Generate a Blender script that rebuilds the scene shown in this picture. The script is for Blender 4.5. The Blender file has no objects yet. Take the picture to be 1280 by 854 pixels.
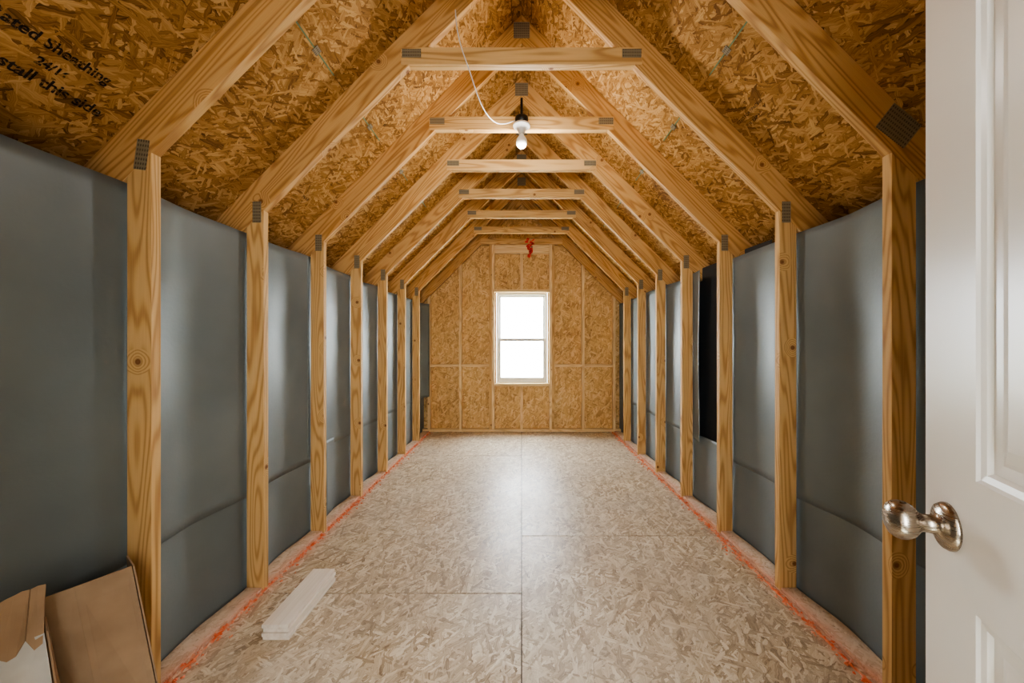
import bpy, math, random, bmesh
from mathutils import Vector, Matrix, noise
random.seed(7)
S = bpy.context.scene
COL = S.collection
CAMZ = 1.29
W = 1.35          # inner face of truss webs
SD = 0.089
RL = 3.34         # rafter lower edge: z = RL-|x|
RU = 3.54         # roof underside : z = RU-|x|
XE = 2.6
YEND = 5.72
YF = -0.11
def lin(c):
    return tuple(((v/255)/12.92 if v/255 <= 0.04045 else (((v/255)+0.055)/1.055)**2.4) for v in c)+(1.0,)

# ---------------------------------------------------------------- node helpers
class NT:
    def __init__(s, name):
        s.m = bpy.data.materials.new(name); s.m.use_nodes = True
        s.t = s.m.node_tree; s.b = s.t.nodes['Principled BSDF']; s.out = s.t.nodes['Material Output']
    def n(s, typ, **kw):
        nd = s.t.nodes.new(typ)
        for k, v in kw.items(): setattr(nd, k, v)
        return nd
    def set(s, sock, v):
        if isinstance(v, bpy.types.NodeSocket): s.t.links.new(v, sock)
        else: sock.default_value = v
    def math(s, op, a, b=0.0, c=None, clamp=False):
        nd = s.n('ShaderNodeMath', operation=op, use_clamp=clamp)
        s.set(nd.inputs[0], a); s.set(nd.inputs[1], b)
        if c is not None: s.set(nd.inputs[2], c)
        return nd.outputs[0]
    def vmath(s, op, a, b):
        nd = s.n('ShaderNodeVectorMath', operation=op)
        s.set(nd.inputs[0], a); s.set(nd.inputs[1], b)
        return nd.outputs[0]
    def noise(s, vec, scale, detail=2.0, rough=0.5, dist=0.0):
        nd = s.n('ShaderNodeTexNoise')
        s.set(nd.inputs['Vector'], vec); nd.inputs['Scale'].default_value = scale
        nd.inputs['Detail'].default_value = detail; nd.inputs['Roughness'].default_value = rough
        nd.inputs['Distortion'].default_value = dist
        return nd
    def mix(s, f, a, b, typ='RGBA', blend='MIX'):
        nd = s.n('ShaderNodeMix', data_type=typ)
        if typ == 'RGBA':
            nd.blend_type = blend
            s.set(nd.inputs[0], f); s.set(nd.inputs[6], a); s.set(nd.inputs[7], b); return nd.outputs[2]
        s.set(nd.inputs[0], f); s.set(nd.inputs[2], a); s.set(nd.inputs[3], b); return nd.outputs[0]
    def ramp(s, f, stops, interp='LINEAR'):
        nd = s.n('ShaderNodeValToRGB'); cr = nd.color_ramp; cr.interpolation = interp
        while len(cr.elements) < len(stops): cr.elements.new(0.5)
        for e, (p, c) in zip(cr.elements, stops):
            e.position = p; e.color = c
        s.set(nd.inputs[0], f); return nd.outputs[0]
    def bump(s, h, strength=0.3, dist=0.01):
        nd = s.n('ShaderNodeBump'); nd.inputs['Strength'].default_value = strength
        nd.inputs['Distance'].default_value = dist; s.set(nd.inputs['Height'], h)
        s.t.links.new(nd.outputs[0], s.b.inputs['Normal'])
    def color(s, c): s.set(s.b.inputs['Base Color'], c)
    def rough(s, r): s.set(s.b.inputs['Roughness'], r)

def flat(name, rgb, rough=0.5, metal=0.0):
    k = NT(name); k.color(lin(rgb)); k.rough(rough); k.b.inputs['Metallic'].default_value = metal
    return k.m

def osb(name, stops, rough=0.55, scale=1.0, dust=None, pink=False, bumpk=0.35, spec=0.25, bigk=0.4):
    k = NT(name)
    tc = k.n('ShaderNodeTexCoord'); uv = tc.outputs['UV']
    wn = k.noise(uv, 38.0, 1.0)
    wv = k.vmath('SUBTRACT', wn.outputs['Color'], (0.5, 0.5, 0.5))
    wv = k.vmath('MULTIPLY', wv, (0.014, 0.014, 0.0))
    p = k.vmath('ADD', uv, wv)
    cur = None; tone = None
    for i, (ang, sx, sy) in enumerate([(12, 11, 58), (66, 13, 66), (-35, 10, 52), (128, 14, 72), (-8, 12, 62)]):
        r = k.n('ShaderNodeVectorRotate', rotation_type='Z_AXIS')
        k.set(r.inputs['Vector'], p); r.inputs['Angle'].default_value = math.radians(ang)
        v = k.vmath('MULTIPLY', r.outputs[0], (sx*scale, sy*scale, 1))
        v = k.vmath('ADD', v, (i*17.3, i*5.7, 0))
        vo = k.n('ShaderNodeTexVoronoi', voronoi_dimensions='2D'); k.set(vo.inputs['Vector'], v)
        vo.inputs['Scale'].default_value = 1.0
        sp = k.n('ShaderNodeSeparateColor'); k.set(sp.inputs[0], vo.outputs['Color'])
        g = k.noise(k.vmath('MULTIPLY', v, (0.5, 4.5, 1)), 1.0, 1.0)
        t = k.math('ADD', k.math('MULTIPLY', sp.outputs[1], 0.55), k.math('MULTIPLY', g.outputs[0], 0.62))
        edge = k.math('MULTIPLY', k.math('POWER', vo.outputs['Distance'], 3.0), 0.30)
        t = k.math('SUBTRACT', t, edge)
        pr = k.math('SUBTRACT', sp.outputs[0], k.math('MULTIPLY', vo.outputs['Distance'], 0.45))
        if cur is None: cur, tone = pr, t
        else:
            gt = k.math('GREATER_THAN', pr, cur)
            tone = k.mix(gt, tone, t, 'FLOAT'); cur = k.math('MAXIMUM', cur, pr)
    big = k.noise(uv, 1.3, 2.0)
    tone2 = k.math('ADD', tone, k.math('MULTIPLY', k.math('SUBTRACT', big.outputs[0], 0.5), bigk))
    c = k.ramp(tone2, stops)
    if dust:
        dn = k.noise(uv, 1.7, 4.0, 0.6)
        f = k.ramp(dn.outputs[0], [(0.34, (0.15, 0.15, 0.15, 1)), (0.66, (1, 1, 1, 1))])
        f = k.math('MULTIPLY', f, dust[1])
        c = k.mix(f, c, lin(dust[0]))
        sc = k.noise(uv, 30.0, 3.0, 0.7)
        f2 = k.ramp(sc.outputs[0], [(0.58, (0, 0, 0, 1)), (0.66, (1, 1, 1, 1))])
        c = k.mix(k.math('MULTIPLY', f2, 0.40), c, lin((118, 90, 62)))
    if pink:
        g2 = k.n('ShaderNodeNewGeometry')
        sx = k.n('ShaderNodeSeparateXYZ'); k.set(sx.inputs[0], g2.outputs['Position'])
        ax = k.math('ABSOLUTE', sx.outputs[0])
        nn = k.noise(uv, 6.0, 3.0, 0.6)
        d = k.math('ABSOLUTE', k.math('SUBTRACT', ax, 1.345))
        f = k.math('SUBTRACT', 1.0, k.math('DIVIDE', d, 0.09), clamp=True)
        f = k.math('MULTIPLY', k.math('POWER', f, 1.5), k.math('MULTIPLY', nn.outputs[0], 0.7), clamp=True)
        c = k.mix(f, c, lin((232, 124, 88)))
    k.color(c)
    rr = k.math('ADD', rough-0.12, k.math('MULTIPLY', big.outputs[0], 0.25))
    k.rough(rr)
    k.b.inputs['Specular IOR Level'].default_value = spec
    k.bump(k.math('ADD', cur, k.math('MULTIPLY', tone, 0.4)), bumpk, 0.003)
    return k.m

def lumber(name, light, mid, dark, rough=0.6, freq=85.0):
    k = NT(name)
    tc = k.n('ShaderNodeTexCoord'); uv = tc.outputs['UV']
    kv = k.vmath('MULTIPLY', uv, (1.9, 10.0, 1))
    vo = k.n('ShaderNodeTexVoronoi', voronoi_dimensions='2D'); k.set(vo.inputs['Vector'], kv); vo.inputs['Scale'].default_value = 1.0
    df = k.vmath('SUBTRACT', kv, vo.outputs['Position'])
    df = k.vmath('MULTIPLY', df, (1/1.9, 1/10.0, 0))
    ln = k.n('ShaderNodeVectorMath', operation='LENGTH'); k.set(ln.inputs[0], df)
    dist = ln.outputs['Value']
    sp = k.n('ShaderNodeSeparateColor'); k.set(sp.inputs[0], vo.outputs['Color'])
    has = k.math('GREATER_THAN', sp.outputs[0], 0.72)
    kr = k.math('MULTIPLY', k.math('SUBTRACT', 1.0, k.math('DIVIDE', dist, 0.05), clamp=True), has)
    base = k.noise(k.vmath('MULTIPLY', uv, (0.8, 9.0, 1)), 1.0, 1.0, 0.4)
    f = k.math('ADD', base.outputs[0], k.math('MULTIPLY', kr, 0.35))
    fine = k.noise(k.vmath('MULTIPLY', uv, (5.0, 220.0, 1)), 1.0, 3.0, 0.6)
    ring = k.math('SINE', k.math('MULTIPLY', f, freq))
    ring = k.math('ADD', k.math('MULTIPLY', ring, 0.5), 0.5)
    ring = k.math('POWER', ring, 2.0)
    t = k.math('ADD', k.math('MULTIPLY', ring, 0.55), k.math('MULTIPLY', fine.outputs[0], 0.50))
    c = k.ramp(t, [(0.14, lin(light)), (0.52, lin(mid)), (0.95, lin(dark))])
    bl = k.noise(k.vmath('MULTIPLY', uv, (1.2, 4.0, 1)), 1.0, 3.0)
    c = k.mix(k.math('MULTIPLY', bl.outputs[0], 0.4), c, lin(mid))
    kk = k.ramp(kr, [(0.66, (0, 0, 0, 1)), (0.85, (1, 1, 1, 1))])
    c = k.mix(k.math('MULTIPLY', kk, 0.85), c, lin((118, 68, 32)))
    k.color(c); k.rough(rough); k.b.inputs['Specular IOR Level'].default_value = 0.3
    k.bump(t, 0.15, 0.002)
    return k.m

M = {}
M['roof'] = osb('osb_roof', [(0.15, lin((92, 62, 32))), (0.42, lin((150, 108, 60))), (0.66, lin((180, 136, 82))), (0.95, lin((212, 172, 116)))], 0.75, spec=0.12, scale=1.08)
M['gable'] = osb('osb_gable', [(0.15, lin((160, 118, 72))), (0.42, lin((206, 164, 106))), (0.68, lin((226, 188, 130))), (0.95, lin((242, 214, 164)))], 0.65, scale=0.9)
M['floor'] = osb('osb_floor', [(0.18, lin((120, 94, 64))), (0.42, lin((178, 154, 122))), (0.66, lin((208, 188, 158))), (0.95, lin((238, 226, 204)))], 0.42, dust=((208, 196, 180), 0.36), pink=True, bumpk=0.3, spec=0.5)
M['stripboard'] = osb('osb_edge_dusty', [(0.1, lin((166, 138, 110))), (0.5, lin((208, 182, 152))), (0.9, lin((228, 208, 184)))], 0.6, dust=((210, 192, 172), 0.5), pink=True)
M['lumber'] = lumber('pine_lumber', (226, 188, 132), (206, 164, 106), (164, 116, 66))
M['rafter'] = lumber('pine_rafter', (218, 176, 118), (196, 150, 92), (154, 106, 58))
M['pale'] = lumber('pine_pale', (244, 218, 170), (232, 200, 150), (196, 156, 106))

k = NT('galvanized_plate')
tc = k.n('ShaderNodeTexCoord')
ch = k.n('ShaderNodeTexVoronoi', voronoi_dimensions='2D'); ch.inputs['Randomness'].default_value = 0.0
k.set(ch.inputs['Vector'], k.vmath('MULTIPLY', tc.outputs['UV'], (110, 60, 1))); ch.inputs['Scale'].default_value = 1
c = k.ramp(ch.outputs['Distance'], [(0.22, lin((74, 66, 52))), (0.36, lin((152, 142, 118)))])
nz = k.noise(tc.outputs['UV'], 25, 2.0)
c = k.mix(k.math('MULTIPLY', nz.outputs[0], 0.7), c, lin((132, 116, 88)))
k.color(c); k.rough(0.5); k.b.inputs['Metallic'].default_value = 0.2
M['plate'] = k.m

k = NT('gray_sheathing_board')
tc = k.n('ShaderNodeTexCoord'); uv = tc.outputs['UV']
n1 = k.noise(uv, 1.8, 3.0); n2 = k.noise(uv, 60, 3.0, 0.6)
c = k.ramp(n1.outputs[0], [(0.3, lin((108, 117, 120))), (0.7, lin((126, 135, 137)))])
k.color(c); k.rough(k.math('ADD', 0.34, k.math('MULTIPLY', n2.outputs[0], 0.2)))
k.b.inputs['Specular IOR Level'].default_value = 0.45
k.bump(n2.outputs[0], 0.3, 0.002)
M['gray'] = k.m
M['darksheet'] = flat('dark_gray_sheet', (62, 64, 66), 0.6)  # plain dark gray for the sheet behind the right wall gap
k = NT('dark_rough_void'); nn = k.noise(k.n('ShaderNodeTexCoord').outputs['Object'], 4, 2); k.color(k.ramp(nn.outputs[0], [(0.3, lin((40, 34, 28))), (0.7, lin((58, 48, 38)))])); k.rough(0.9)
M['void'] = k.m
k = NT('white_vinyl'); k.color(lin((228, 224, 214))); k.rough(0.4); M['vinyl'] = k.m
k = NT('door_paint'); tc = k.n('ShaderNodeTexCoord'); nz = k.noise(tc.outputs['Object'], 90, 2.0)
k.color(lin((234, 228, 218))); k.rough(0.28); k.bump(nz.outputs[0], 0.05, 0.001); M['door'] = k.m
k = NT('brushed_nickel'); tc = k.n('ShaderNodeTexCoord'); nz = k.noise(k.vmath('MULTIPLY', tc.outputs['Object'], (40, 40, 900)), 1.0, 2.0)
k.color(lin((170, 158, 144))); k.rough(k.math('ADD', 0.22, k.math('MULTIPLY', nz.outputs[0], 0.12))); k.b.inputs['Metallic'].default_value = 1.0; M['nickel'] = k.m
k = NT('orange_foam'); tc = k.n('ShaderNodeTexCoord'); nz = k.noise(tc.outputs['Object'], 25, 3.0)
k.color(k.ramp(nz.outputs[0], [(0.35, lin((222, 104, 60))), (0.52, lin((230, 140, 100))), (0.66, lin((226, 188, 160)))])); k.rough(0.6); M['orange'] = k.m
M['red'] = flat('red_marking_paint', (230, 44, 20), 0.5)
k = NT('cardboard'); tc = k.n('ShaderNodeTexCoord'); uv = tc.outputs['UV']
n3 = k.noise(tc.outputs['Object'], 9, 3)
c = k.ramp(n3.outputs[0], [(0.3, lin((160, 134, 108))), (0.7, lin((178, 152, 124)))])
k.color(c); k.rough(0.9); k.b.inputs['Specular IOR Level'].default_value = 0.1; M['card'] = k.m
k = NT('white_card'); tc = k.n('ShaderNodeTexCoord'); nz = k.noise(tc.outputs['Object'], 12, 3)
k.color(k.ramp(nz.outputs[0], [(0.3, lin((190, 190, 186))), (0.7, lin((212, 212, 208)))])); k.rough(0.7); M['whitecard'] = k.m
k = NT('primed_plank'); tc = k.n('ShaderNodeTexCoord'); nz = k.noise(k.vmath('MULTIPLY', tc.outputs['Object'], (60, 2, 60)), 1.0, 2)
k.color(k.ramp(nz.outputs[0], [(0.3, lin((228, 214, 196))), (0.7, lin((244, 234, 220)))])); k.rough(0.5); M['plank'] = k.m
M['black'] = flat('black_plastic', (16, 16, 16), 0.45)
M['white'] = flat('white_porcelain', (226, 222, 214), 0.3)
k = NT('stamp_ink'); k.color(lin((40, 28, 18))); k.rough(0.8)
nz = k.noise(k.n('ShaderNodeTexCoord').outputs['Object'], 55, 3, 0.7)
k.set(k.b.inputs['Alpha'], k.ramp(nz.outputs[0], [(0.40, (0.1, 0.1, 0.1, 1)), (0.55, (0.95, 0.95, 0.95, 1))])); M['ink'] = k.m
M['green'] = flat('green_edge_seal', (110, 136, 98), 0.5, 0.2)
k = NT('bulb_glass'); k.color(lin((236, 234, 228))); k.rough(0.2); M['bulb'] = k.m
k = NT('window_glass')
tr = k.n('ShaderNodeBsdfTransparent'); gl = k.n('ShaderNodeBsdfGlossy'); gl.inputs['Roughness'].default_value = 0.02
mx = k.n('ShaderNodeMixShader'); mx.inputs[0].default_value = 0.06
k.t.links.new(tr.outputs[0], mx.inputs[1]); k.t.links.new(gl.outputs[0], mx.inputs[2]); k.t.links.new(mx.outputs[0], k.out.inputs[0])
M['glass'] = k.m
M['hall'] = flat('hall_paint', (214, 212, 206), 0.6)

# ---------------------------------------------------------------- mesh helpers
class MB:
    def __init__(s): s.v = []; s.f = []; s.uv = []; s.mi = []; s.mats = []
    def mat(s, key):
        if key not in s.mats: s.mats.append(key)
        return s.mats.index(key)
    def solid(s, verts, faces, d, key, off=None):
        d = Vector(d).normalized()
        if off is None: off = (random.uniform(0, 60), random.uniform(0, 60))
        b = len(s.v); verts = [Vector(v) for v in verts]; s.v += verts
        cen = sum(verts, Vector())/len(verts)
        mi = s.mat(key)
        for fc in faces:
            P = [verts[i] for i in fc]
            nrm = Vector()
            for i in range(len(P)):
                a, c = P[i], P[(i+1) % len(P)]
                nrm += (a-cen).cross(c-cen)
            fcn = sum(P, Vector())/len(P)
            if nrm.length == 0: nrm = Vector((0, 0, 1))
            nrm.normalize()
            if nrm.dot(fcn-cen) < 0: fc = list(reversed(fc)); P = P[::-1]
            if abs(nrm.dot(d)) > 0.9:
                a = nrm.orthogonal().normalized(); c2 = nrm.cross(a)
                uvs = [(p.dot(a)+off[0], p.dot(c2)+off[1]) for p in P]
            else:
                w = nrm.cross(d).normalized()
                if (w.x+w.y*1.01+w.z*1.02) < 0: w = -w
                uvs = [(p.dot(d)+off[0], p.dot(w)+off[1]) for p in P]
            s.f.append([b+i for i in fc]); s.uv += uvs; s.mi.append(mi)
    def prism(s, poly, y0, y1, d, key, off=None):
        n = len(poly)
        v = [(x, y0, z) for x, z in poly]+[(x, y1, z) for x, z in poly]
        f = [list(range(n)), list(range(n, 2*n))]+[[i, (i+1) % n, n+(i+1) % n, n+i] for i in range(n)]
        s.solid(v, f, d, key, off)
    def box(s, lo, hi, key, d=None, off=None):
        (x0, y0, z0), (x1, y1, z1) = lo, hi
        if d is None:
            e = [x1-x0, y1-y0, z1-z0]; i = e.index(max(e)); d = [(1, 0, 0), (0, 1, 0), (0, 0, 1)][i]
        s.prism([(x0, z0), (x1, z0), (x1, z1), (x0, z1)], y0, y1, d, key, off)
    def obox(s, c, X, Y, Z, hx, hy, hz, key, d=None, off=None):
        c, X, Y, Z = Vector(c), Vector(X).normalized(), Vector(Y).normalized(), Vector(Z).normalized()
        v = [c+X*hx*a+Y*hy*b+Z*hz*e for a in (-1, 1) for b in (-1, 1) for e in (-1, 1)]
        f = [[0, 1, 3, 2], [4, 5, 7, 6], [0, 1, 5, 4], [2, 3, 7, 6], [0, 2, 6, 4], [1, 3, 7, 5]]
        s.solid(v, f, d or X, key, off)
    def build(s, name, parent=None, bevel=0.0, smooth=False):
        me = bpy.data.meshes.new(name); me.from_pydata(s.v, [], s.f)
        ul = me.uv_layers.new(name='UVMap')
        for i, u in enumerate(s.uv): ul.data[i].uv = u
        for m in s.mats: me.materials.append(M[m])
        for p, mi in zip(me.polygons, s.mi): p.material_index = mi; p.use_smooth = smooth
        me.update()
        o = bpy.data.objects.new(name, me); COL.objects.link(o)
        if parent: o.parent = parent
        if bevel:
            md = o.modifiers.new('bevel', 'BEVEL'); md.width = bevel; md.segments = 2; md.limit_method = 'ANGLE'
        return o
def empty(name):
    o = bpy.data.objects.new(name, None); COL.objects.link(o); o.empty_display_size = 0.1; return o
def lathe(name, prof, mat, axis_o, axis_d, parent=None, seg=48):
    D = Vector(axis_d).normalized(); A = D.orthogonal().normalized(); B = D.cross(A)
    v = []; f = []
    for r, h in prof:
        for i in range(seg):
            a = 2*math.pi*i/seg
            v.append(Vector(axis_o)+D*h+(A*math.cos(a)+B*math.sin(a))*r)
    for j in range(len(prof)-1):
        for i in range(seg):
            f.append([j*seg+i, j*seg+(i+1) % seg, (j+1)*seg+(i+1) % seg, (j+1)*seg+i])
    f.append(list(range(seg))[::-1]); f.append([(len(prof)-1)*seg+i for i in range(seg)])
    me = bpy.data.meshes.new(name); me.from_pydata(v, [], f); me.materials.append(M[mat])
    for p in me.polygons: p.use_smooth = len(p.vertices) == 4
    o = bpy.data.objects.new(name, me); COL.objects.link(o)
    if parent: o.parent = parent
    return o
def tube(name, pts, r, mat, parent=None):
    cu = bpy.data.curves.new(name, 'CURVE'); cu.dimensions = '3D'; cu.bevel_depth = r; cu.bevel_resolution = 3
    sp = cu.splines.new('NURBS'); sp.points.add(len(pts)-1); sp.order_u = 4; sp.use_endpoint_u = True
    for p, q in zip(sp.points, pts): p.co = (*q, 1)
    cu.resolution_u = 10; cu.materials.append(M[mat])
    o = bpy.data.objects.new(name, cu); COL.objects.link(o)
    if parent: o.parent = parent
    return o

# ---------------------------------------------------------------- floor
fl = empty('floor')
b = MB(); G = 0.0024; GY = 0.0040
def fpan(x0, x1, y0, y1, key='floor'):
    b.box((x0+G, y0+GY, -0.018), (x1-G, y1-GY, 0.0), key, d=(0, 1, 0))
for y0, y1 in [(YF, 2.58), (2.58, 5.02), (5.02, YEND)]: fpan(0, 1.35, y0, y1)
for y0, y1 in [(YF, 1.985), (1.985, 4.425), (4.425, YEND)]: fpan(-1.35, 0, y0, y1)
fpan(1.35, XE, YF, YEND, 'stripboard'); fpan(-XE, -1.35, YF, YEND, 'stripboard')
b.build('subfloor_panels', fl)
b = MB(); b.box((-XE, YF, -0.22), (XE, YEND, -0.019), 'void'); b.build('joist_deck', fl)
b = MB(); b.box((-1.2, -2.2, -0.04), (1.2, YF-0.121, 0.0), 'hall'); b.build('hall_floor', fl)
b = MB()
for sg in (-1, 1):
    for i in range(-1, 8):
        ya = 1.40+0.6096*(i-1)+0.04; yb = ya+0.6096-0.042
        ya = max(ya, YF+0.002); yb = min(yb, YEND-SD-0.002)
        b.box((min(sg*1.357, sg*1.436), ya, 0.0006), (max(sg*1.357, sg*1.436), yb, 0.016), 'stripboard', d=(0, 1, 0))
b.build('edge_ledge_boards', fl, 0.002)

# ---------------------------------------------------------------- ceiling (roof sheathing)
ce = empty('ceiling')
XS = 0.926
for sgn, nm in ((-1, 'left'), (1, 'right')):
    b = MB(); d = (0, 1, 0)
    segs = [(0.0, 0.064), (0.064, XS), (XS, 1.79), (1.79, XE+0.1)]
    for a, c in segs:
        a2 = a+(0.0015 if a > 0 else 0); c2 = c-0.0015
        ys = [YF-0.15, 1.42, 3.86, YEND+0.03] if segs.index((a, c)) % 2 else [YF-0.15, 2.64, 5.08, YEND+0.03]
        for y0, y1 in zip(ys, ys[1:]):
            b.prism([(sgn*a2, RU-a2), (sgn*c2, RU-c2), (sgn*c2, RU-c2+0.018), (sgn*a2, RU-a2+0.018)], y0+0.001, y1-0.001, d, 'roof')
    b.build('roof_sheathing_'+nm, ce)
    b = MB(); b.prism([(0, RU+0.02), (sgn*(XE+0.1), RU-XE-0.08), (sgn*(XE+0.1), RU-XE-0.05), (0, RU+0.05)], YF-0.15, YEND+0.03, d, 'void')
    b.build('roof_covering_'+nm, ce)
    b = MB()
    for i in range(0, 8):
        yc = 1.40+0.6096*(i-1)+0.33
        L = 0.16
        X = Vector((0, 1, 0)); Y = Vector((sgn*1, 0, -1)).normalized(); Z = Vector((-sgn*1, 0, -1)).normalized()
        cpt = Vector((sgn*XS, yc, RU-XS))+Z*0.001
        b.obox(cpt, X, Y, Z, L, 0.003, 0.002, 'green')
        b.obox(cpt+Z*0.003, X, Y, Z, 0.018, 0.016, 0.0012, 'plate')
    b.build('panel_edge_clips_'+nm, ce)

def stamp(txt, x, y, size, sgn, flip=False, mat='ink', off=0.001):
    cu = bpy.data.curves.new('sheathing_stamp', 'FONT'); cu.body = txt; cu.size = size; cu.extrude = 0.0002
    cu.offset = off
    o = bpy.data.objects.new('sheathing_stamp', cu); COL.objects.link(o); o.parent = ce
    Xd = Vector((0, 1, 0)) if sgn < 0 else Vector((0, -1, 0))
    Yd = Vector((-sgn*1, 0, 1)).normalized()
    if flip: Xd, Yd = -Xd, -Yd
    Zd = Xd.cross(Yd)
    p = Vector((x, y, RU-abs(x)))+Zd*0.0012
    o.matrix_world = Matrix(((Xd.x, Yd.x, Zd.x, p.x), (Xd.y, Yd.y, Zd.y, p.y), (Xd.z, Yd.z, Zd.z, p.z), (0, 0, 0, 1)))
    cu.materials.append(M[mat])
stamp('Rated Sheathing', -1.385, 0.99, 0.045, -1)
stamp('24/16', -1.425, 1.12, 0.035, -1)
stamp('Install this side', -1.465, 1.03, 0.05, -1)
stamp('7/16 EXP 1', -1.27, 0.93, 0.035, -1)
stamp('SIZED FOR SPACING', 1.12, 1.98, 0.022, 1, off=0.0)
stamp('7/16  EXP 1', 1.15, 1.95, 0.022, 1, off=0.0)
stamp('24/16', -1.35, 2.35, 0.03, -1, off=0.0)

# ---------------------------------------------------------------- trusses
def plate(b, cx, cz, y, w, h, ang):
    a = math.radians(ang)
    b.obox((cx, y-0.0006, cz), (math.cos(a), 0, math.sin(a)), (0, 1, 0), (-math.sin(a), 0, math.cos(a)), w/2, 0.001, h/2, 'plate')
for i in range(0, 8):
    y = 1.40+0.6096*(i-1); y1 = y+0.038
    T = empty('roof_truss')
    for sg, nm in ((-1, 'left'), (1, 'right')):
        b = MB(); b.prism([(sg*W, 0.001), (sg*(W+SD), 0.001), (sg*(W+SD), RL-W-SD-0.001), (sg*W, RL-W-0.001)], y, y1, (0, 0, 1), 'lumber')
        b.build(nm+'_web_stud', T, 0.002)
        b = MB(); b.prism([(sg*0.0005, RL), (sg*0.0005, RU-0.002), (sg*(XE-0.02), RU-XE+0.018), (sg*(XE-0.02), RL-XE+0.02)], y, y1, (sg, 0, -1), 'rafter')
        b.build(nm+'_rafter', T, 0.002)
    b = MB(); b.box((-0.63, y-0.004, 2.75), (0.63, y1+0.004, 2.84), 'lumber', d=(1, 0, 0)); b.build('collar_tie', T, 0.002)
    b = MB()
    for sg in (-1, 1):
        plate(b, sg*0.575, 2.808, y-0.004, 0.10, 0.045, 0)
        if not (i == 1 and sg == 1):
            plate(b, sg*1.385, 1.98, y, 0.045, 0.11, 8*sg if i == 1 else 0)
        else:
            plate(b, 1.375, 2.085, y, 0.13, 0.11, -38)
    plate(b, 0, 3.43, y, 0.11, 0.11, 0)
    b.build('gusset_plates', T)

# ---------------------------------------------------------------- knee walls (gray sheathing)
def sheet(parent, name, sg, y0, y1, z0, z1, xoff=0.0, bow=0.03, curl0=0, curl1=0, seed=0, mat='gray'):
    ny = max(8, int((y1-y0)/0.025)); nz = 30
    v = []; f = []; uv = []
    for i in range(ny+1):
        yy = y0+(y1-y0)*i/ny
        t = ((yy-1.419)/0.6096) % 1.0; bay = math.floor((yy-1.419)/0.6096)
        for j in range(nz+1):
            tz = j/nz; zz = z0+(z1-z0)*tz
            r = noise.noise(Vector((bay*3.7, sg*5.1, 0.3)))
            amp = bow*(1+0.9*r)*(1+0.25*math.sin(zz*2.2+bay*1.3))
            x = W+SD+0.012+xoff+amp*math.sin(math.pi*t)**2
            x += 0.008*noise.noise(Vector((yy*4, zz*1.6, sg)))*math.sin(math.pi*t)
            x += 0.0022*noise.noise(Vector((yy*9, zz*3.5, sg+5)))
            e0 = max(0, 1-(yy-y0)/0.25); e1 = max(0, 1-(y1-yy)/0.3)
            x -= curl0*e0**2+curl1*e1**2
            zt = zz+(0.018*noise.noise(Vector((yy*1.3, seed, 1))) if j == nz else 0)
            v.append((sg*x, yy, zt)); uv.append((yy+seed*3, zz))
    for i in range(ny):
        for j in range(nz):
            a = i*(nz+1)+j; q = [a, a+nz+1, a+nz+2, a+1]
            f.append(q if sg < 0 else q[::-1])
    me = bpy.data.meshes.new(name); me.from_pydata(v, [], f)
    ul = me.uv_layers.new(name='UVMap')
    for p in me.polygons:
        p.use_smooth = True
        for li in p.loop_indices: ul.data[li].uv = uv[me.loops[li].vertex_index]
    me.materials.append(M[mat])
    o = bpy.data.objects.new(name, me); COL.objects.link(o); o.parent = parent
    md = o.modifiers.new('thick', 'SOLIDIFY'); md.thickness = 0.002; md.offset = -1
    return o
wl = empty('wall_left'); wr = empty('wall_right')
sheet(wl, 'upper_sheet', -1, YF+0.005, 2.66, 0.48, 1.88, 0, 0.024, seed=1)
sheet(wl, 'upper_sheet_2', -1, 2.6, 5.60, 0.52, 1.87, 0.0, 0.022, curl1=0.11, seed=2)
sheet(wl, 'lower_sheet', -1, YF+0.005, 2.66, 0.002, 0.52, 0.003, 0.024, seed=3)
sheet(wl, 'lower_sheet_2', -1, 2.86, YEND-0.005, 0.002, 0.56, 0.003, 0.022, curl0=0.015, seed=4)
sheet(wr, 'upper_sheet', 1, YF+0.005, 2.655, 0.48, 1.88, 0, 0.026, seed=5)
sheet(wr, 'upper_sheet_2', 1, 3.06, YEND-0.02, 0.50, 1.88, 0.0, 0.022, curl0=0.05, seed=6)
sheet(wr, 'lower_sheet', 1, YF+0.005, YEND-0.005, 0.002, 0.54, 0.003, 0.024, seed=7)
sheet(wr, 'dark_backing_sheet', 1, 2.35, 3.5, 0.40, 1.93, 0.07, 0.02, seed=8, mat='darksheet')
for sg, p in ((-1, wl), (1, wr)):
    b = MB(); b.box((min(sg*XE, sg*(XE+0.02)), YF, -0.02), (max(sg*XE, sg*(XE+0.02)), YEND, RU-XE), 'void'); b.build('outer_eave_board', p)

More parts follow.
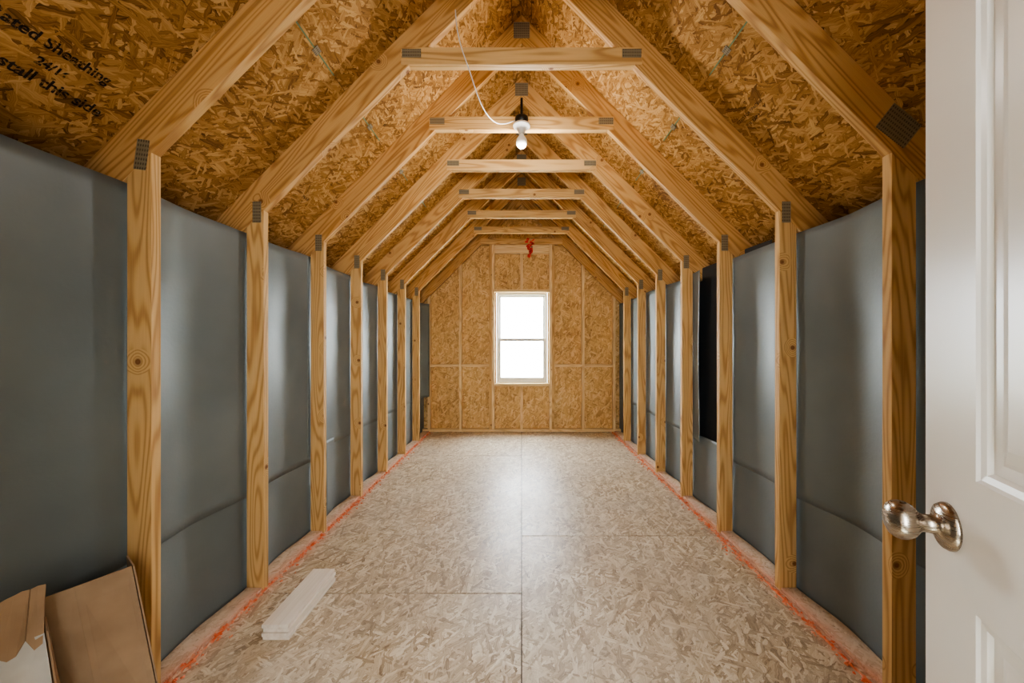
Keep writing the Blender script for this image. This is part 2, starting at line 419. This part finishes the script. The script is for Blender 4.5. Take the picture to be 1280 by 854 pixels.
# ---------------------------------------------------------------- end wall (gable)
we = empty('wall_end')
WX0, WX1, WZ0, WZ1 = -0.375, 0.385, 0.71, 2.05
b = MB(); ya, yb = YEND, YEND+0.014; dv = (0, 0, 1)
def gp(poly, off): b.prism(poly, ya, yb, dv, 'gable', off)
gp([(-XE, 0), (WX0, 0), (WX0, RU+WX0), (-XE, RU-XE)], (3.1, 1.2))
gp([(WX1, 0), (XE, 0), (XE, RU-XE), (WX1, RU-WX1)], (13.1, 4.2))
gp([(WX0, 0), (WX1, 0), (WX1, WZ0), (WX0, WZ0)], (3.1, 1.2))
gp([(WX0, WZ1), (WX1, WZ1), (WX1, RU-WX1), (0, RU), (WX0, RU+WX0)], (23.1, 1.2))
b.build('gable_sheathing', we)
y0 = YEND-SD; y1 = YEND-0.0005
b = MB()
def gst(x, w, z0=0.039, z1=None, key='pale'):
    a, c = x-w/2, x+w/2
    if z1 is None: b.prism([(a, z0), (c, z0), (c, RL-abs(c)-0.001), (a, RL-abs(a)-0.001)], y0, y1, dv, key)
    else: b.prism([(a, z0), (c, z0), (c, z1), (a, z1)], y0, y1, dv, key)
for x in (-1.36, -0.90, 0.905, 1.36, -1.8, 1.8, -2.2, 2.2): gst(x, 0.038)
for x in (-0.457, 0.465): gst(x, 0.040, 0.039, 2.748, 'lumber')
for x in (-0.4175, 0.4265): gst(x, 0.038, 0.039, 2.748)
gst(0, 0.038, 0.039, WZ0-0.043); gst(-0.0, 0.038, WZ1+0.041, 2.619)
b.box((-1.34, y0, 0.95), (-0.92, y1, 0.988), 'pale'); b.box((-0.88, y0, 0.95), (-0.478, y1, 0.988), 'pale')
b.box((0.486, y0, 0.95), (0.885, y1, 0.988), 'pale'); b.box((0.925, y0, 0.95), (1.34, y1, 0.988), 'pale')
b.box((-0.397, y0, WZ0-0.042), (0.407, y1, WZ0-0.003), 'pale'); b.box((-0.397, y0, WZ1+0.002), (0.407, y1, WZ1+0.04), 'pale')
b.box((-2.55, y0, 0.001), (2.55, y1, 0.038), 'pale')
b.build('gable_studs', we, 0.0015)
b = MB()
b.box((-0.60, y0-0.002, 2.75), (0.60, y1, 2.84), 'lumber', d=(1, 0, 0))
b.box((-0.398, y0+0.03, 2.62), (0.407, y1, 2.748), 'pale', d=(1, 0, 0))
for sg in (-1, 1):
    b.prism([(sg*0.0005, RL), (sg*0.0005, RU-0.002), (sg*(XE-0.02), RU-XE+0.018), (sg*(XE-0.02), RL-XE+0.02)], y0, y0+0.038, (sg, 0, -1), 'rafter')
b.build('gable_rafters', we, 0.0015)

# window
wi = empty('window_1')
b = MB(); yf0, yf1 = YEND-0.02, YEND+0.06
fw = 0.032
x0, x1, z0, z1 = WX0+0.003, WX1-0.003, WZ0+0.003, WZ1-0.003
b.box((x0, yf0, z0), (x0+fw, yf1, z1), 'vinyl'); b.box((x1-fw, yf0, z0), (x1, yf1, z1), 'vinyl')
b.box((x0+fw, yf0, z0), (x1-fw, yf1, z0+fw), 'vinyl'); b.box((x0+fw, yf0, z1-fw), (x1-fw, yf1, z1), 'vinyl')
b.build('frame', wi, 0.003)
def sash(nm, za, zb, ya, yb, bw=0.03, bot=0.045, top=0.03):
    b = MB(); xa, xb = x0+fw+0.001, x1-fw-0.001
    b.box((xa, ya, za), (xa+bw, yb, zb), 'vinyl'); b.box((xb-bw, ya, za), (xb, yb, zb), 'vinyl')
    b.box((xa+bw, ya, za), (xb-bw, yb, za+bot), 'vinyl'); b.box((xa+bw, ya, zb-top), (xb-bw, yb, zb), 'vinyl')
    b.build(nm, wi, 0.002)
    b = MB(); b.box((xa+bw-0.002, (ya+yb)/2-0.002, za+bot-0.002), (xb-bw+0.002, (ya+yb)/2+0.002, zb-top+0.002), 'glass'); b.build(nm+'_glass', wi)
sash('lower_sash', z0+fw+0.001, 1.375, YEND-0.012, YEND+0.018, top=0.045)
sash('upper_sash', 1.33, z1-fw-0.001, YEND+0.022, YEND+0.05, bw=0.03, bot=0.03)

# red flagging ribbon on the gable collar
b = MB()
random.seed(3)
for j in range(30):
    x = 0.12+random.uniform(-0.05, 0.05)*(1 if j < 12 else 0.5); z = 2.83-j*0.009; s_ = random.uniform(0.010, 0.024)
    b.obox((x, y0-0.0045, z), (1, 0, random.uniform(-.7, .7)), (0, 1, 0), (0, 0, 1), s_, 0.0015, s_*0.6, 'red')
b.build('red_flagging_ribbon', we)
random.seed(11)

# ---------------------------------------------------------------- front wall with doorway
wf = empty('wall_front')
b = MB(); ya, yb = YF-0.12, YF
DX0, DX1, DZ = -0.45, 0.36, 2.07
b.prism([(-XE, 0), (DX0, 0), (DX0, RU+DX0), (-XE, RU-XE)], ya, yb, dv, 'gable', (1, 1))
b.prism([(DX1, 0), (XE, 0), (XE, RU-XE), (DX1, RU-DX1)], ya, yb, dv, 'gable', (5, 1))
b.prism([(DX0, DZ), (DX1, DZ), (DX1, RU-DX1), (0, RU), (DX0, RU+DX0)], ya, yb, dv, 'gable', (9, 1))
b.build('front_sheathing', wf)
b = MB()
b.box((DX0+0.001, ya-0.01, 0.001), (DX0+0.02, yb+0.01, DZ-0.02), 'door'); b.box((DX1-0.012, ya-0.01, 0.001), (DX1-0.001, yb-0.02, DZ-0.02), 'door')
b.box((DX0+0.001, ya-0.01, DZ-0.02), (DX1-0.001, yb+0.01, DZ-0.001), 'door')
b.build('trim_1', None, 0.002)
b = MB()
b.box((-1.2, -2.22, 0.0), (1.2, -2.2, 2.45), 'hall'); b.box((-1.22, -2.2, 0.0), (-1.2, YF-0.125, 2.45), 'hall')
b.box((1.2, -2.2, 0.0), (1.22, YF-0.125, 2.45), 'hall'); b.box((-1.22, -2.22, 2.45), (1.22, YF-0.125, 2.47), 'hall')
b.build('unseen_hall_walls', wf)  # unseen hall enclosure, added to keep sky light out of the doorway

# ---------------------------------------------------------------- door
do = empty('door_1')
th = math.radians(25.2)
P0 = Vector((0.6345, 0.603, 0)); dd = Vector((math.sin(th), math.cos(th), 0)); nn = Vector((-math.cos(th), math.sin(th), 0))
DW = 0.76; DH = 2.03
def dp(s, z, o): return P0-dd*s+Vector((0, 0, z+0.008))+nn*o
v = []; f = []
def quad(a, b_, c_, d_): 
    i = len(v); v.extend([a, b_, c_, d_]); f.append([i, i+1, i+2, i+3])
panels = [(0.122, DW-0.122, 0.25, 0.935), (0.122, DW-0.122, 1.105, 1.90)]
for side in (0, 1):
    base = 0.0 if side == 0 else -0.035; sg = 1 if side == 0 else -1
    def q(s0, z0_, s1, z1_, o=0): quad(dp(s0, z0_, base+o), dp(s1, z0_, base+o), dp(s1, z1_, base+o), dp(s0, z1_, base+o))
    q(0, 0, 0.122, DH); q(DW-0.122, 0, DW, DH)
    q(0.122, 0, DW-0.122, 0.25); q(0.122, 0.935, DW-0.122, 1.105); q(0.122, 1.90, DW-0.122, DH)
    for (s0, s1, za, zb) in panels:
        prof = [(0, 0), (0.004, -0.003), (0.012, -0.0045), (0.016, -0.009), (0.030, -0.010), (0.036, -0.0085), (0.052, -0.003)]
        for (a, oa), (c, oc) in zip(prof, prof[1:]):
            A = [dp(s0+a, za+a, base+sg*oa), dp(s1-a, za+a, base+sg*oa), dp(s1-a, zb-a, base+sg*oa), dp(s0+a, zb-a, base+sg*oa)]
            C = [dp(s0+c, za+c, base+sg*oc), dp(s1-c, za+c, base+sg*oc), dp(s1-c, zb-c, base+sg*oc), dp(s0+c, zb-c, base+sg*oc)]
            for i in range(4): quad(A[i], A[(i+1) % 4], C[(i+1) % 4], C[i])
        a, oa = prof[-1]
        quad(dp(s0+a, za+a, base+sg*oa), dp(s1-a, za+a, base+sg*oa), dp(s1-a, zb-a, base+sg*oa), dp(s0+a, zb-a, base+sg*oa))
for (sa, zA, sb, zB) in [(0, 0, 0, DH), (DW, 0, DW, DH), (0, 0, DW, 0), (0, DH, DW, DH)]:
    quad(dp(sa, zA, 0), dp(sb, zB, 0), dp(sb, zB, -0.035), dp(sa, zA, -0.035))
me = bpy.data.meshes.new('leaf'); me.from_pydata(v, [], f); me.materials.append(M['door'])
bm = bmesh.new(); bm.from_mesh(me); bmesh.ops.remove_doubles(bm, verts=bm.verts, dist=1e-5); bmesh.ops.recalc_face_normals(bm, faces=bm.faces); bm.to_mesh(me); bm.free()
o = bpy.data.objects.new('leaf', me); COL.objects.link(o); o.parent = do
kz = 1.022
prof = [(0.033, 0), (0.033, 0.003), (0.030, 0.008), (0.020, 0.012), (0.013, 0.014), (0.0125, 0.028), (0.0135, 0.031), (0.018, 0.035), (0.0235, 0.040), (0.0268, 0.047), (0.0275, 0.053), (0.0262, 0.059), (0.022, 0.0645), (0.015, 0.068), (0.006, 0.0695), (0.001, 0.0697)]
lathe('knob', prof, 'nickel', dp(0.062, kz, 0.0), nn, do)
lathe('knob_outer', prof, 'nickel', dp(0.062, kz, -0.035), -nn, do)

# ---------------------------------------------------------------- orange foam sealant lines
def foam(sg, xb, ys0):
    n = 420; ys = [ys0+(YEND-0.1-ys0)*i/n for i in range(n+1)]
    me_v = []; me_f = []
    K = 7
    for yy in ys:
        c = xb+0.006*noise.noise(Vector((yy*4, sg*3, 0)))
        wl_ = 0.004+0.016*abs(noise.noise(Vector((yy*22, sg, 4)))); wr_ = 0.004+0.016*abs(noise.noise(Vector((yy*25, sg, 9))))
        hh = 0.003+0.009*abs(noise.noise(Vector((yy*30, sg, 2))))
        for q_ in range(K):
            a = math.pi*q_/(K-1)
            w_ = wl_ if a > math.pi/2 else wr_
            me_v.append((sg*c+math.cos(a)*w_, yy, 0.0005+math.sin(a)*hh))
    for i in range(n):
        for q_ in range(K-1):
            a = i*K+q_; me_f.append([a, a+1, a+K+1, a+K])
    for t in range(700):
        yy = random.uniform(ys0, YEND-0.15); cx = sg*xb+random.gauss(0, 0.014 if t % 4 else 0.03); r = random.uniform(0.003, 0.009)
        if sg*cx > xb+0.02: cx = sg*xb
        i0 = len(me_v); R = [random.uniform(0.6, 1.25) for _ in range(6)]
        me_v += [(cx+r*R[0]*1.3, yy, r*.5), (cx-r*R[1]*1.3, yy, r*.5), (cx, yy+r*R[2]*1.6, r*.5), (cx, yy-r*R[3]*1.6, r*.5), (cx, yy, r*R[4]+r*.6), (cx, yy, 0.0002)]
        for fc in ((0, 2, 4), (2, 1, 4), (1, 3, 4), (3, 0, 4), (2, 0, 5), (1, 2, 5), (3, 1, 5), (0, 3, 5)): me_f.append([i0+k_ for k_ in fc])
    me = bpy.data.meshes.new('orange_sealant_line'); me.from_pydata(me_v, [], me_f); me.materials.append(M['orange'])
    o = bpy.data.objects.new('orange_sealant_line', me); COL.objects.link(o)
foam(-1, 1.343, 1.38); foam(1, 1.325, 0.7)

# ---------------------------------------------------------------- lamp holder with bulb, cable
la = empty('ceiling_bulb_lamp')
LY = 2.56
lathe('junction_box', [(0.001, 2.80), (0.042, 2.80), (0.044, 2.795), (0.044, 2.752), (0.001, 2.752)], 'black', (0, LY, 0), (0, 0, 1), la)
lathe('lamp_holder', [(0.001, 2.7515), (0.056, 2.7515), (0.058, 2.744), (0.055, 2.736), (0.038, 2.728), (0.026, 2.714), (0.022, 2.695), (0.019, 2.693), (0.001, 2.693)], 'white', (0, LY, 0), (0, 0, 1), la)
lathe('bulb', [(0.001, 2.6925), (0.014, 2.6925), (0.016, 2.68), (0.026, 2.666), (0.034, 2.652), (0.037, 2.636), (0.035, 2.62), (0.028, 2.606), (0.016, 2.597), (0.001, 2.594)], 'bulb', (0, LY, 0), (0, 0, 1), la)
b = MB(); b.box((-0.008, LY-0.004, 2.80), (0.008, LY+0.004, 2.93), 'black'); b.build('hanger_strap', la, 0.001)
tube('lamp_cable', [(-0.35, 2.10, 3.185), (-0.352, 2.03, 3.12), (-0.345, 1.99, 2.97), (-0.315, 1.985, 2.82), (-0.268, 1.99, 2.71), (-0.245, 2.15, 2.66), (-0.19, 2.38, 2.66), (-0.12, 2.50, 2.71), (-0.043, 2.55, 2.775)], 0.003, 'white', la)

# ---------------------------------------------------------------- white planks stack
b = MB()
for j in range(4):
    ox = random.uniform(-0.004, 0.004); oy = random.uniform(-0.006, 0.006)
    b.box((-1.13+ox, 1.67+oy, 0.0008+j*0.0168), (-1.015+ox, 2.09+oy, 0.0158+j*0.0168), 'plank', d=(0, 1, 0))
o = b.build('white_board_stack', None, 0.0015)

# ---------------------------------------------------------------- cardboard cartons leaning by the left wall
def panel_quad(b, A, B, C, D, t, key):
    A, B, C, D = map(Vector, (A, B, C, D)); n = (B-A).cross(D-A).normalized()*t
    vs = [A, B, C, D, A+n, B+n, C+n, D+n]
    b.solid(vs, [[0, 1, 2, 3], [4, 5, 6, 7], [0, 1, 5, 4], [1, 2, 6, 5], [2, 3, 7, 6], [3, 0, 4, 7]], (D-A), key)
b = MB()
panel_quad(b, (-1.40, 1.165, 0.004), (-1.305, 1.215, 0.004), (-1.355, 1.165, 0.554), (-1.425, 1.115, 0.54), 0.004, 'card')
panel_quad(b, (-1.305, 1.215, 0.004), (-1.195, 1.285, 0.004), (-1.275, 1.255, 0.565), (-1.355, 1.165, 0.554), 0.004, 'card')
panel_quad(b, (-1.195, 1.289, 0.004), (-1.36, 1.37, 0.004), (-1.39, 1.35, 0.545), (-1.275, 1.26, 0.560), 0.004, 'card')
b.build('cardboard_carton')
b = MB()
panel_quad(b, (-1.38, 0.90, 0.004), (-1.20, 1.03, 0.004), (-1.305, 1.05, 0.50), (-1.43, 0.93, 0.48), 0.004, 'whitecard')
panel_quad(b, (-1.20, 1.034, 0.004), (-1.32, 1.14, 0.004), (-1.38, 1.11, 0.50), (-1.305, 1.054, 0.50), 0.004, 'card')
N = 12
P1, P2 = Vector((-1.43, 0.924, 0.482)), Vector((-1.303, 1.046, 0.502)); Q1, Q2 = Vector((-1.435, 0.95, 0.60)), Vector((-1.325, 1.07, 0.62))
los = [random.uniform(0.0, 0.035) for _ in range(N+1)]; his = [random.uniform(-0.014, 0.006) for _ in range(N+1)]; ws = [random.uniform(0, 0.006) for _ in range(N+1)]
for j in range(N):
    t, t2 = j/N, (j+1)/N; e = Vector((0.6, -0.8, 0)); Zv = Vector((0, 0, 1))
    panel_quad(b, P1.lerp(P2, t)-Zv*los[j]+e*ws[j], P1.lerp(P2, t2)-Zv*los[j+1]+e*ws[j+1], Q1.lerp(Q2, t2)+Zv*his[j+1], Q1.lerp(Q2, t)+Zv*his[j], 0.003, 'card')
b.build('torn_white_carton')

# ---------------------------------------------------------------- camera
cam = bpy.data.cameras.new('camera'); co = bpy.data.objects.new('camera', cam); COL.objects.link(co)
co.location = (0, 0, CAMZ); co.rotation_euler = (math.radians(90), 0, 0)
cam.sensor_width = 36; cam.lens = 13.5; cam.shift_x = -12/1280; cam.shift_y = 3/1280; cam.clip_start = 0.02
S.camera = co

# ---------------------------------------------------------------- light
w = bpy.data.worlds.new('overcast_sky'); S.world = w; w.use_nodes = True
t = w.node_tree; bg = t.nodes['Background']
tc = t.nodes.new('ShaderNodeTexCoord'); sx = t.nodes.new('ShaderNodeSeparateXYZ'); t.links.new(tc.outputs['Generated'], sx.inputs[0])
rp = t.nodes.new('ShaderNodeValToRGB'); mr = t.nodes.new('ShaderNodeMapRange'); mr.inputs[1].default_value = -1; mr.inputs[2].default_value = 1
t.links.new(sx.outputs[2], mr.inputs[0]); t.links.new(mr.outputs[0], rp.inputs[0])
cr = rp.color_ramp; cr.elements[0].position = 0.0; cr.elements[0].color = (0.30, 0.34, 0.28, 1)
cr.elements[1].position = 0.52; cr.elements[1].color = (0.86, 0.94, 1.0, 1)
e = cr.elements.new(0.47); e.color = (0.62, 0.68, 0.62, 1)
t.links.new(rp.outputs[0], bg.inputs[0]); bg.inputs[1].default_value = 34.0
def area(name, loc, rot, sx_, sy_, e, col):
    l = bpy.data.lights.new(name, 'AREA'); l.shape = 'RECTANGLE'; l.size = sx_; l.size_y = sy_; l.energy = e; l.color = col
    o = bpy.data.objects.new(name, l); COL.objects.link(o); o.location = loc; o.rotation_euler = rot; return o
area('rear_fill_light', (-0.05, -0.9, 1.5), (math.radians(90), 0, 0), 0.8, 1.6, 60, (0.88, 0.95, 1.0))  # unseen fill light added behind the camera to brighten the front
pl = bpy.data.lights.new('bulb_light', 'POINT'); pl.energy = 17; pl.color = (1, 0.98, 0.94); pl.shadow_soft_size = 0.05
po = bpy.data.objects.new('bulb_light', pl); COL.objects.link(po); po.location = (0, LY, 2.53); po.parent = la
S.view_settings.view_transform = 'AgX'
try: S.view_settings.look = 'AgX - Medium High Contrast'
except Exception: pass
S.view_settings.exposure = 0.52
